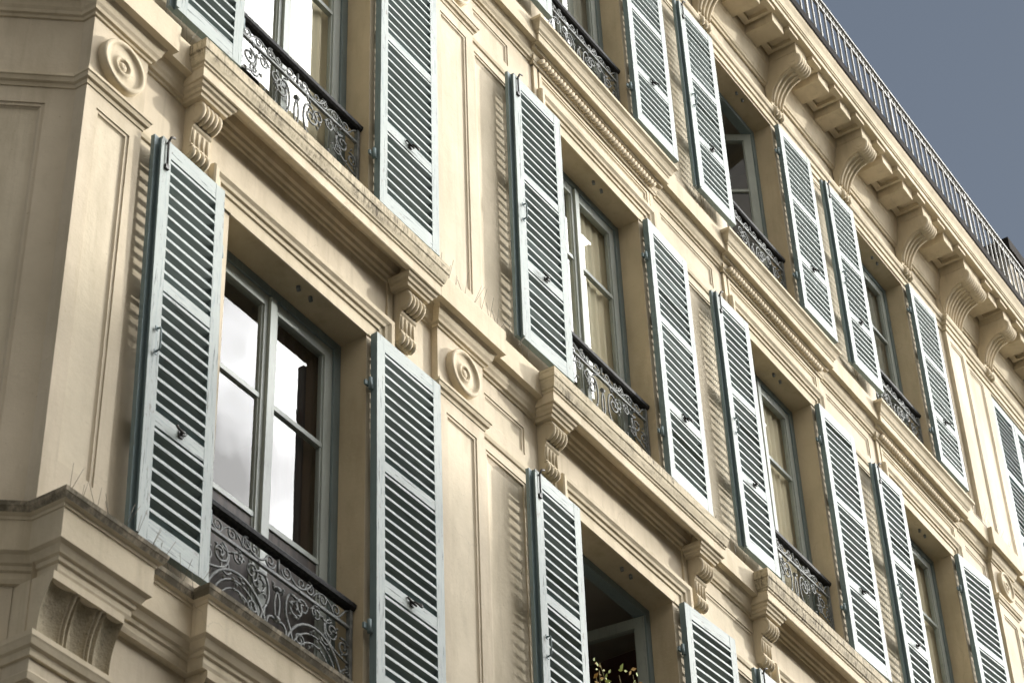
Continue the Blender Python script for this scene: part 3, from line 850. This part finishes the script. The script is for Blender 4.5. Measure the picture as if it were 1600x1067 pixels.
curtain(1, 'B', -0.62, 0.62, M['cloth_cream'], 'cream curtain in the middle window with one sharp white sky reflection')
curtain(2, 'B', -0.62, 0.62, M['cloth_cream'], 'cream curtain in the middle row window second from the rosette pilaster')
curtain(3, 'B', -0.62, 0.62, M['cloth_cream'], 'cream curtain in the middle row window beside the far rosette pilaster')
curtain(1, 'C', -0.10, 0.62, M['cloth_grey'], 'grey curtain in the top row window cut by the upper edge of the photo')
curtain(3, 'C', -0.62, 0.62, M['cloth_grey'], 'grey curtain in the top row window under the paired brackets')

# ------------------------------------------------------------------ louvred shutters
def shutter_set(W, H, left):
    """frame, louvre mesh; local x from 0 (hinge) to +W (free edge); front at y = -0.02"""
    fr = MB(); st = 0.066; y0, y1 = -0.020, 0.020
    fr.box(0, st, y0, y1, 0, H, 2, front=0); fr.box(W-st, W, y0, y1, 0, H, 2, front=0)
    zr = [(0, 0.105), (0.265*H, 0.265*H+0.072), (0.600*H, 0.600*H+0.060), (H-0.090, H)]
    for a, b in zr: fr.box(st, W-st, y0+0.001, y1-0.001, a, b, 2, front=1)
    if left:
        fr.box(W, W+0.034, 0.000, 0.022, 0.004, H-0.003, 2, front=2)
        fr.box(W-0.006, W+0.014, -0.027, -0.0205, 0.004, H-0.03, 2, front=0)
    sl = MB()
    pitch = 0.0640
    for (a0, b0), (a1, b1) in zip(zr, zr[1:]):
        n = max(1, round((a1 - b0) / pitch)); p = (a1 - b0) / n
        for k in range(n):
            z = b0 + p*(k + 0.62) + random.uniform(-0.0015, 0.0015)
            tl = random.uniform(-0.002, 0.002) + (random.choice((-0.012, 0.010)) if random.random() < 0.045 else 0.0)
            sg = random.uniform(-0.0035, 0.0035) if random.random() < 0.25 else 0.0
            # slat falls from its outer edge down towards the wall; weathered outer nosing, dull faces
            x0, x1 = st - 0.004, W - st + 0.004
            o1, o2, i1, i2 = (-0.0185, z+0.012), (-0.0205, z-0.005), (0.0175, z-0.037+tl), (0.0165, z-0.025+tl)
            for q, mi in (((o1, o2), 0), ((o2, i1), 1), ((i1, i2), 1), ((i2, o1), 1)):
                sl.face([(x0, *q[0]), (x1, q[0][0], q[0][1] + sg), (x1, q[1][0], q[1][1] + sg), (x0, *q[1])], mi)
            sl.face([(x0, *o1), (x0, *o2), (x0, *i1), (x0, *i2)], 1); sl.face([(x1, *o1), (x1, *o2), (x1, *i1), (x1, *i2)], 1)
    return fr, sl, zr
def hook_mb():
    mb = MB()
    mb.tube([(0, -0.004, 0.014), (0.002, -0.022, 0.008), (0.012, -0.034, -0.004), (0.030, -0.036, -0.010), (0.046, -0.030, 0.000), (0.050, -0.024, 0.014), (0.042, -0.022, 0.020)], 0.0060, 6)
    mb.tube([(-0.038, -0.003, 0.026), (-0.022, -0.010, 0.012), (0, -0.012, 0.004), (0.016, -0.020, -0.008)], 0.0055, 6)
    mb.box(-0.014, 0.014, -0.006, 0.0, -0.010, 0.020)
    return mb
def latch_mb():
    mb = MB()
    mb.tube([(0, -0.002, 0), (0, -0.024, 0.004), (0, -0.027, 0.020), (0, -0.027, 0.100), (0, -0.024, 0.116), (0, -0.002, 0.120)], 0.0048, 6)
    mb.box(-0.009, 0.009, -0.004, 0.0, -0.012, 0.010); mb.box(-0.009, 0.009, -0.004, 0.0, 0.110, 0.132)
    return mb
def hinge_mb():
    mb = MB()
    mb.tube([(-0.020, 0.006, -0.035), (-0.020, 0.006, 0.035)], 0.011, 8); mb.box(-0.020, 0.004, 0.000, 0.012, -0.028, 0.028)
    mb.box(-0.050, -0.018, 0.014, 0.026, -0.014, 0.014)
    return mb
PM = [M['paint_pale'], M['paint_pale_h'], M['paint_teal']]
SM = [M['paint_pale_h'], M['paint_slat']]
proto = {}
def shutter(i, f, side, ang):
    H = TOP[f] - SHUT[f]
    if side > 0: W, x = 0.556, XR[i] + 0.022
    else: W, x = 0.463, XR[i] + HINGE.get((f, i), -1.170)
    key = (f, i, side)
    lo = (x, -OFF.get((f, i, side), 0.078 if side < 0 else 0.042), SHUT[f] - DROP.get((f, i, side), 0.042 if side < 0 else 0.0))
    if key not in proto:
        fr, sl, zr = shutter_set(W, H, side < 0)
        hk, lt, hg = hook_mb(), latch_mb(), hinge_mb()
        hk.move(lambda a, b, c: (a + W*0.50, b - 0.020, c + 0.265*H + 0.036))
        lt.move(lambda a, b, c: (a + W - 0.030, b - 0.027, c + H*0.43))
        bar = MB(); bar.tube([(W-0.030, -0.030, H-0.02), (W-0.030, -0.030, H-0.16)], 0.006, 6); bar.tube([(W-0.030, -0.024, H-0.03), (W-0.035, -0.040, H+0.006), (W-0.055, -0.046, H+0.010)], 0.006, 6); bar.box(W-0.042, W-0.018, -0.034, -0.021, H-0.18, H-0.155)
        if side < 0:
            for b in (fr, sl, hk, lt, hg, bar): b.move(lambda a, bb, c: (-a, bb, c))
        o = fr.build('shutter', PM, bld, lo)
        sl.build('louvre_panel', SM, o); hk.build('shutter_hook', M['iron_dark'], o)
        if side < 0:
            lt.build('latch_handle', M['paint_teal'], o); bar.build('bolt', M['iron_dark'], o)
        for hz in (0.16, 0.84):
            h2 = MB(); h2.v = [(a, b, c + H*hz) for a, b, c in hg.v]; h2.f = list(hg.f); h2.mi = list(hg.mi); h2.sm = list(hg.sm)
            h2.build('hinge', M['paint_teal'], o)
        proto[key] = o
    else:
        o = dup(proto[key], lo)
    o.rotation_euler = (0, R(LEAN.get((f, i, side), random.uniform(-0.45, 0.45))), R(ang)); o.scale = (SX.get((f, i, side), 1.0), 1, SZ.get((f, i, side), 1.0))
    return o
ANG = {('A', 0, -1): 1.5, ('A', 1, -1): 0.0, ('B', 1, -1): -1.5, ('B', 2, -1): -0.8, ('C', 3, -1): -1.5, ('B', 3, -1): -1.0,
       ('A', 0, 1): -0.5, ('B', 1, 1): 1.0, ('C', 2, 1): -1.0, ('B', 2, 1): -1.7, ('C', 3, 1): -0.7, ('B', 3, 1): -5.0, ('A', 1, 1): -4.0}
OFF = {('A', 0, -1): 0.060}
LEAN = {('A', 0, -1): -1.5}
DROP = {('A', 0, -1): 0.075}
SZ = {('A', 0, -1): 1.042}
SX = {('B', 1, -1): 1.13, ('C', 2, -1): 1.12, ('C', 3, -1): 1.09, ('B', 0, -1): 1.04}
HINGE = {('A', 0): -1.185, ('A', 1): -1.220, ('B', 1): -1.178, ('B', 2): -1.157, ('C', 3): -1.178, ('B', 3): -1.140, ('B', 0): -1.20}
for f in 'ABC':
    for i in range(5):
        if (f, i) == ('C', 4): continue
        shutter(i, f, -1, ANG.get((f, i, -1), random.uniform(-1.4, 0.6)))
        shutter(i, f, 1, ANG.get((f, i, 1), random.uniform(-1.6, 0.4)))
# the closed pair on the top floor past the pilaster
for s in (-1, 1):
    fr, sl, zr = shutter_set(HW - 0.008, TOP['C'] - SILL['C'] - 0.02, False)
    sl.move(lambda a, bb, c: (a, -bb, c)); sl.mi = [0 if k % 6 == 2 else 1 for k in range(len(sl.f))]
    if s > 0:
        for b in (fr, sl): b.move(lambda a, bb, c: (-a, bb, c))
    o = fr.build('shutter', PM, bld, (CX[4] + s*(HW-0.003), 0.030, SILL['C'] + 0.008)); o['label'] = 'closed shutter'
    sl.build('louvre_panel', SM, o)

# ------------------------------------------------------------------ balcony railings
def spiral(cx, cz, r0, r1, a0, turns, n=None):
    n = n or max(8, int(abs(turns) * 18)); out = []
    for k in range(n + 1):
        s = k / n; r = r0 + (r1 - r0) * s; a = a0 + turns * 2*math.pi * s
        out.append((cx + r*math.cos(a), 0.0, cz + r*math.sin(a)))
    return out
def bez(p0, p1, p2, p3, n=12):
    out = []
    for k in range(n + 1):
        t = k / n; a, b, c, d = (1-t)**3, 3*t*(1-t)**2, 3*t*t*(1-t), t**3
        out.append((a*p0[0]+b*p1[0]+c*p2[0]+d*p3[0], 0.0, a*p0[1]+b*p1[1]+c*p2[1]+d*p3[1]))
    return out
def balcony(f, hgt):
    w = HW - 0.004; mb = MB(); r = 0.0066
    zb, zm, zt = 0.045, hgt - 0.135, hgt - 0.035
    mb.box(-w, w, -0.009, 0.009, zb-0.008, zb+0.0062); mb.box(-w, w, -0.008, 0.008, zm-0.007, zm+0.007)
    def both(p, rr=r):
        mb.tube(p, rr, 5, flat=0.8); mb.tube([(-x, y, z) for x, y, z in p], rr, 5, flat=0.8)
    h = zm - zb
    # great arches with spirals inside, one each side of the heart
    R1 = min(0.215, h*0.46)
    cx, cz = 0.275, zb + R1*0.55
    arc = [(cx + R1*math.cos(R(a)), 0.0, cz + R1*1.12*math.sin(R(a))) for a in range(-30, 216, 12)]
    both(arc, 0.0080)
    both([(cx + R1*0.80*math.cos(R(a)), 0.0, cz + R1*0.92*math.sin(R(a))) for a in range(-10, 196, 12)], 0.0058)
    both(spiral(cx - 0.055, cz - 0.045, 0.085, 0.016, R(150), -1.5))
    both(spiral(cx + 0.075, cz - 0.065, 0.055, 0.014, R(20), 1.4))
    both([(cx + R1*0.62*math.cos(R(a)), 0.0, cz + R1*0.72*math.sin(R(a))) for a in range(20, 170, 12)], 0.0050)
    both(spiral(0.185, zb + h*0.86, 0.048, 0.010, R(-100), -1.5), 0.0058)
    both(bez((0.235, zb + h*0.90), (0.30, zb + h*1.02), (0.33, zb + h*0.80), (0.40, zb + h*0.92)), 0.0058)
    both(spiral(0.285, zb + h*0.90, 0.040, 0.010, R(60), 1.5), 0.0055)
    both(spiral(0.36, zb + h*0.72, 0.040, 0.010, R(200), 1.4), 0.0055)
    both(spiral(0.165, zb + h*0.50, 0.036, 0.008, R(-30), 1.4), 0.0055)
    both(bez((0.10, zb + h*0.30), (0.02, zb + h*0.12), (0.16, zb + h*0.02), (0.20, zb + h*0.16)), 0.0060)
    both([(w + 0.01 - 0.105*math.cos(R(a)), 0.0, zb + 0.02 + h*0.36*math.sin(R(a))) for a in range(0, 84, 9)], 0.0060)
    both(spiral(0.17, zm + (zt-zm)*0.5, (zt-zm)*0.30, 0.008, R(0), -1.3), 0.0050)
    both(spiral(0.33, zm + (zt-zm)*0.45, (zt-zm)*0.34, 0.008, R(190), -1.3), 0.0055)
    both(bez((0.25, zm + (zt-zm)*0.2), (0.29, zm + (zt-zm)*0.9), (0.37, zm + (zt-zm)*0.9), (0.41, zm + (zt-zm)*0.15)), 0.0052)
    # lyre and heart
    both(bez((0.020, zb), (0.11, zb + h*0.20), (0.15, zb + h*0.40), (0.075, zb + h*0.62)), 0.0072)
    both(bez((0.075, zb + h*0.62), (0.045, zb + h*0.72), (0.06, zb + h*0.98), (0.135, zb + h*0.90)), 0.0072)
    both(spiral(0.125, zb + h*0.80, 0.058, 0.012, R(80), -1.35), 0.0068)
    both(bez((0.0, zb + h*0.22), (0.10, zb + h*0.34), (0.085, zb + h*0.62), (0.0, zb + h*0.52)), 0.0072)
    both(bez((0.0, zb + h*0.52), (0.018, zb + h*0.62), (0.03, zb + h*0.72), (0.0, zb + h*0.84)), 0.0062)
    both(spiral(0.045, zb + 0.055, 0.050, 0.012, R(200), -1.3), 0.0062)
    for q in ((0.0, 0.55), (0.0, 0.86)):
        mb.tube([(q[0]-0.014, 0, zb + h*q[1]), (q[0]+0.014, 0, zb + h*q[1])], 0.014, 6)
    # outer quarter arches and small scrolls near the ends
    both([(w + 0.01 - 0.150*math.cos(R(a)), 0.0, zb + 0.02 + h*0.52*math.sin(R(a))) for a in range(0, 84, 9)], 0.0072)
    both(spiral(w - 0.065, zb + h*0.26, 0.070, 0.014, R(150), -1.3), 0.0066)
    both(spiral(w - 0.150, zb + h*0.83, 0.056, 0.012, R(100), 1.5), 0.0066)
    both(spiral(w - 0.062, zb + h*0.74, 0.046, 0.012, R(120), -1.5), 0.0066)
    both(bez((w - 0.205, zb + h*0.86), (w - 0.22, zb + h*0.66), (w - 0.11, zb + h*0.64), (w - 0.02, zb + h*0.60)), 0.0068)
    # frieze of S-scrolls between the bars
    g = zt - zm
    both(bez((0.245, zm + g*0.85), (0.20, zm + g*0.05), (0.12, zm + g*0.05), (0.085, zm + g*0.55)), 0.0062)
    both(spiral(0.225, zm + g*0.52, g*0.36, 0.010, R(100), -1.4), 0.0058)
    both(spiral(0.060, zm + g*0.50, g*0.38, 0.010, R(180), 1.4), 0.0058)
    both(bez((w, zm + g*0.9), (w - 0.07, zm + g*0.95), (w - 0.07, zm + g*0.1), (w - 0.13, zm + g*0.1)), 0.0062)
    both(spiral(w - 0.120, zm + g*0.42, g*0.34, 0.010, R(-90), -1.3), 0.0058)
    mb.tube([(0, 0, zm + g*0.1), (0, 0, zm + g*0.9)], [0.008, 0.018, ][0:1]*2, 6)
    # little leaves on the scrolls
    for k in range(44):
        x = random.uniform(0.03, w-0.03); z = zb + random.uniform(0.25, 0.98)*h
        a = random.uniform(0, 6.28); L = random.uniform(0.018, 0.034)
        for s in (-1, 1):
            mb.tube([(s*x, 0, z), (s*(x + L*0.5*math.cos(a)), -0.006, z + L*0.5*math.sin(a)), (s*(x + L*math.cos(a)), 0, z + L*math.sin(a))], [0.003, 0.008, 0.002], 5)
    return mb
RAILH = {'A': 0.672, 'B': 0.808, 'C': 0.822}
for f in 'ABC':
    b0 = None
    for i in range(5):
        lo = (CX[i], 0.066, SILL[f])
        if b0 is None:
            o = balcony(f, RAILH[f]).build('balcony_railing', M['iron_grey'], bld, lo); b0 = o
            h = RAILH[f]; w = HW - 0.002
            hr = MB(); hr.ext([(-0.026, h-0.030), (-0.030, h-0.012), (-0.022, h), (0.022, h), (0.030, h-0.012), (0.026, h-0.030), (0.014, h-0.040), (-0.014, h-0.040)], -w, w); hr.build('handrail', M['iron_black'], o)
            for s in (-1, 1):
                p = MB(); p.box(s*(w-0.016)-0.011, s*(w-0.016)+0.011, -0.011, 0.011, 0, h-0.041); p.build('end_post', M['iron_grey'], o)
        else: dup(b0, lo)

# ------------------------------------------------------------------ bird spikes on the ledges
def spikes(x0, x1, y, z, label, step=0.085):
    mb = MB(); x = x0
    mb.box(x0, x1, y-0.012, y+0.012, z, z+0.005)
    while x <= x1:
        for k in range(2):
            a = random.uniform(-0.045, 0.045); b = random.uniform(-0.075, 0.03); L = random.uniform(0.10, 0.15)
            mb.tube([(x, y, z+0.004), (x + a, y + b, z + L)], 0.0012, 4)
        x += step * random.uniform(0.8, 1.25)
    o = mb.build('bird_spike_strip', M['wire'])
    tag(o, label, 'bird spikes', 'bird spikes along the ledges')
spikes(-5.20, -4.72, -0.150, 6.662, 'wire bird spikes on the mossy corner cornice under the pilaster')
spikes(CX[0]-1.05, CX[0]-0.66, -0.08, 6.665, 'wire bird spikes under the bottom edge of the largest louvred shutter')
spikes(PIL[1][0]-0.06, PIL[1][1]+0.10, -0.10, 9.636, 'wire bird spikes on the rosette pilaster capital at mid height')
spikes(PIL[1][1]+0.12, CX[1]-1.05, -0.06, 9.645, 'wire bird spikes on the plain cornice beside the middle window')
spikes(CX[1]+1.05, CX[2]-1.05, -0.06, 9.645, 'wire bird spikes between two stained ledges of the middle row')
spikes(CX[0]+HW+0.1, CX[0]+1.0, -0.06, 9.617, 'wire bird spikes at the end of the stained ledge over the lowest large window')
spikes(CX[2]-1.3, CX[2]-0.95, -0.06, 12.69, 'wire bird spikes on the upper cornice beside the open top window')
spikes(PIL[2][0]-0.3, PIL[2][1], -0.08, 12.69, 'wire bird spikes on the upper cornice by the pilaster with closed shutters beyond')
spikes(PIL[0][1]+0.05, CX[0]-0.98, -0.06, 9.645, 'wire bird spikes on the cornice between corner rosette and stained ledge')

# ------------------------------------------------------------------ window plant
pl = empty('window_plant', (CX[1] + 0.02, 0.10, SILL['A'])); tag(pl, 'small straggly plant with yellow green and amber leaves in the open dark window', 'plant')
mb = MB(); mb.tube([(0, 0, 0), (0, 0, 0.15)], [0.060, 0.085], 14); mb.build('pot', M['terracotta'], pl)
st = MB(); lg = MB(); la = MB()
def leaf(mb, p, a, L):
    d = Vector((math.cos(a), random.uniform(-0.6, 0.3), math.sin(a))).normalized(); n = d.cross(Vector((0.3, 1, 0.2))).normalized()
    p = Vector(p)
    mb.face([p, p + d*L*0.45 + n*L*0.24, p + d*L, p + d*L*0.45 - n*L*0.24])
for k in range(24):
    if k < 15: x = random.uniform(-0.42, 0.40); top = random.uniform(1.15, 1.36)
    elif k < 21: x = random.uniform(0.02, 0.26); top = random.uniform(1.34, 1.60)
    else: x = random.uniform(-0.38, -0.26); top = random.uniform(1.30, 1.50)
    pts = bez((random.uniform(-0.03, 0.03), 0.13), (x*0.4, 0.5), (x*0.9, top*0.8), (x + random.uniform(-0.22, 0.22), top), 14)
    yy = random.uniform(-0.10, 0.04)
    pts = [(a, yy*j/14, c) for j, (a, b, c) in enumerate(pts)]
    st.tube(pts, 0.0022, 4)
    for j in range(4, 15):
        for q in range(3 if j > 8 else 1):
            leaf(lg if random.random() < 0.72 else la, (pts[j][0] + random.uniform(-0.035, 0.035), pts[j][1] + random.uniform(-0.03, 0.03), pts[j][2] + random.uniform(-0.03, 0.03)), random.uniform(-2.8, 1.8), random.uniform(0.022, 0.052))
st.build('stem', M['stem'], pl)
lg.build('foliage', M['leaf_green'], pl); la.build('withered_foliage', M['leaf_amber'], pl)

# ------------------------------------------------------------------ neighbours
nb = empty('neighbouring_building', (9.45, 0.3, 0)); tag(nb, 'taller stone gable with a dark capping rising behind the roof railing', 'building')
mb = MB(); mb.box(0, 8, 0, 9, 0, 18.42); mb.build('wall', M['facing'], nb)
mb = MB(); mb.sweep([(-0.0, 9), (0, 0), (8, 0)], [(0, 18.14), (0.03, 18.16), (0.04, 18.26), (0.10, 18.34), (0.12, 18.47), (0, 18.49)], 0); mb.build('cornice', M['facing'], nb)
mb = MB(); mb.box(-0.18, 8.2, -0.18, 9.2, 18.495, 18.66); mb.build('capping', M['gutter'], nb)

op = empty('facing_building', (-30, -12.2, 0)); tag(op, 'plain stone apartment block across the street with a straight parapet', 'building')
HO = 14.05
mb = MB(); mb.box(0, 90, -10, 0, 0, HO); mb.build('wall', M['facing'], op)
mb = MB(); mb.box(-0.2, 90.2, -10.2, 0.25, HO + 0.002, HO + 0.25); mb.build('parapet', M['facing'], op)
mb = MB(); mb.box(50.0, 51.9, -1.0, 0.2, HO + 0.252, 15.35); mb.box(49.92, 51.98, -1.08, 0.28, 15.351, 15.5); mb.build('shade_chimney', M['facing'], op)  # unseen stack added on the roof to cast shade on the first bay's far shutter
w0 = None
for k in range(30):
    for z in (2.2, 5.4, 8.6, 11.6):
        lo = (2 + k*3.0, 0.004, z)
        if w0 is None:
            mb = MB(); mb.box(-0.65, 0.65, 0, 0.05, 0, 0.08); mb.box(-0.65, 0.65, 0, 0.05, 1.9, 2.0); mb.box(-0.65, -0.56, 0, 0.05, 0.08, 1.9); mb.box(0.56, 0.65, 0, 0.05, 0.08, 1.9); mb.box(-0.03, 0.03, 0, 0.04, 0.08, 1.9)
            w0 = mb.build('window', M['window_paint'], op, lo); g = MB(); g.box(-0.56, 0.56, 0.002, 0.02, 0.08, 1.9); g.build('pane', M['facing_glass'], w0)
        elif k % 1 == 0: dup(w0, lo)
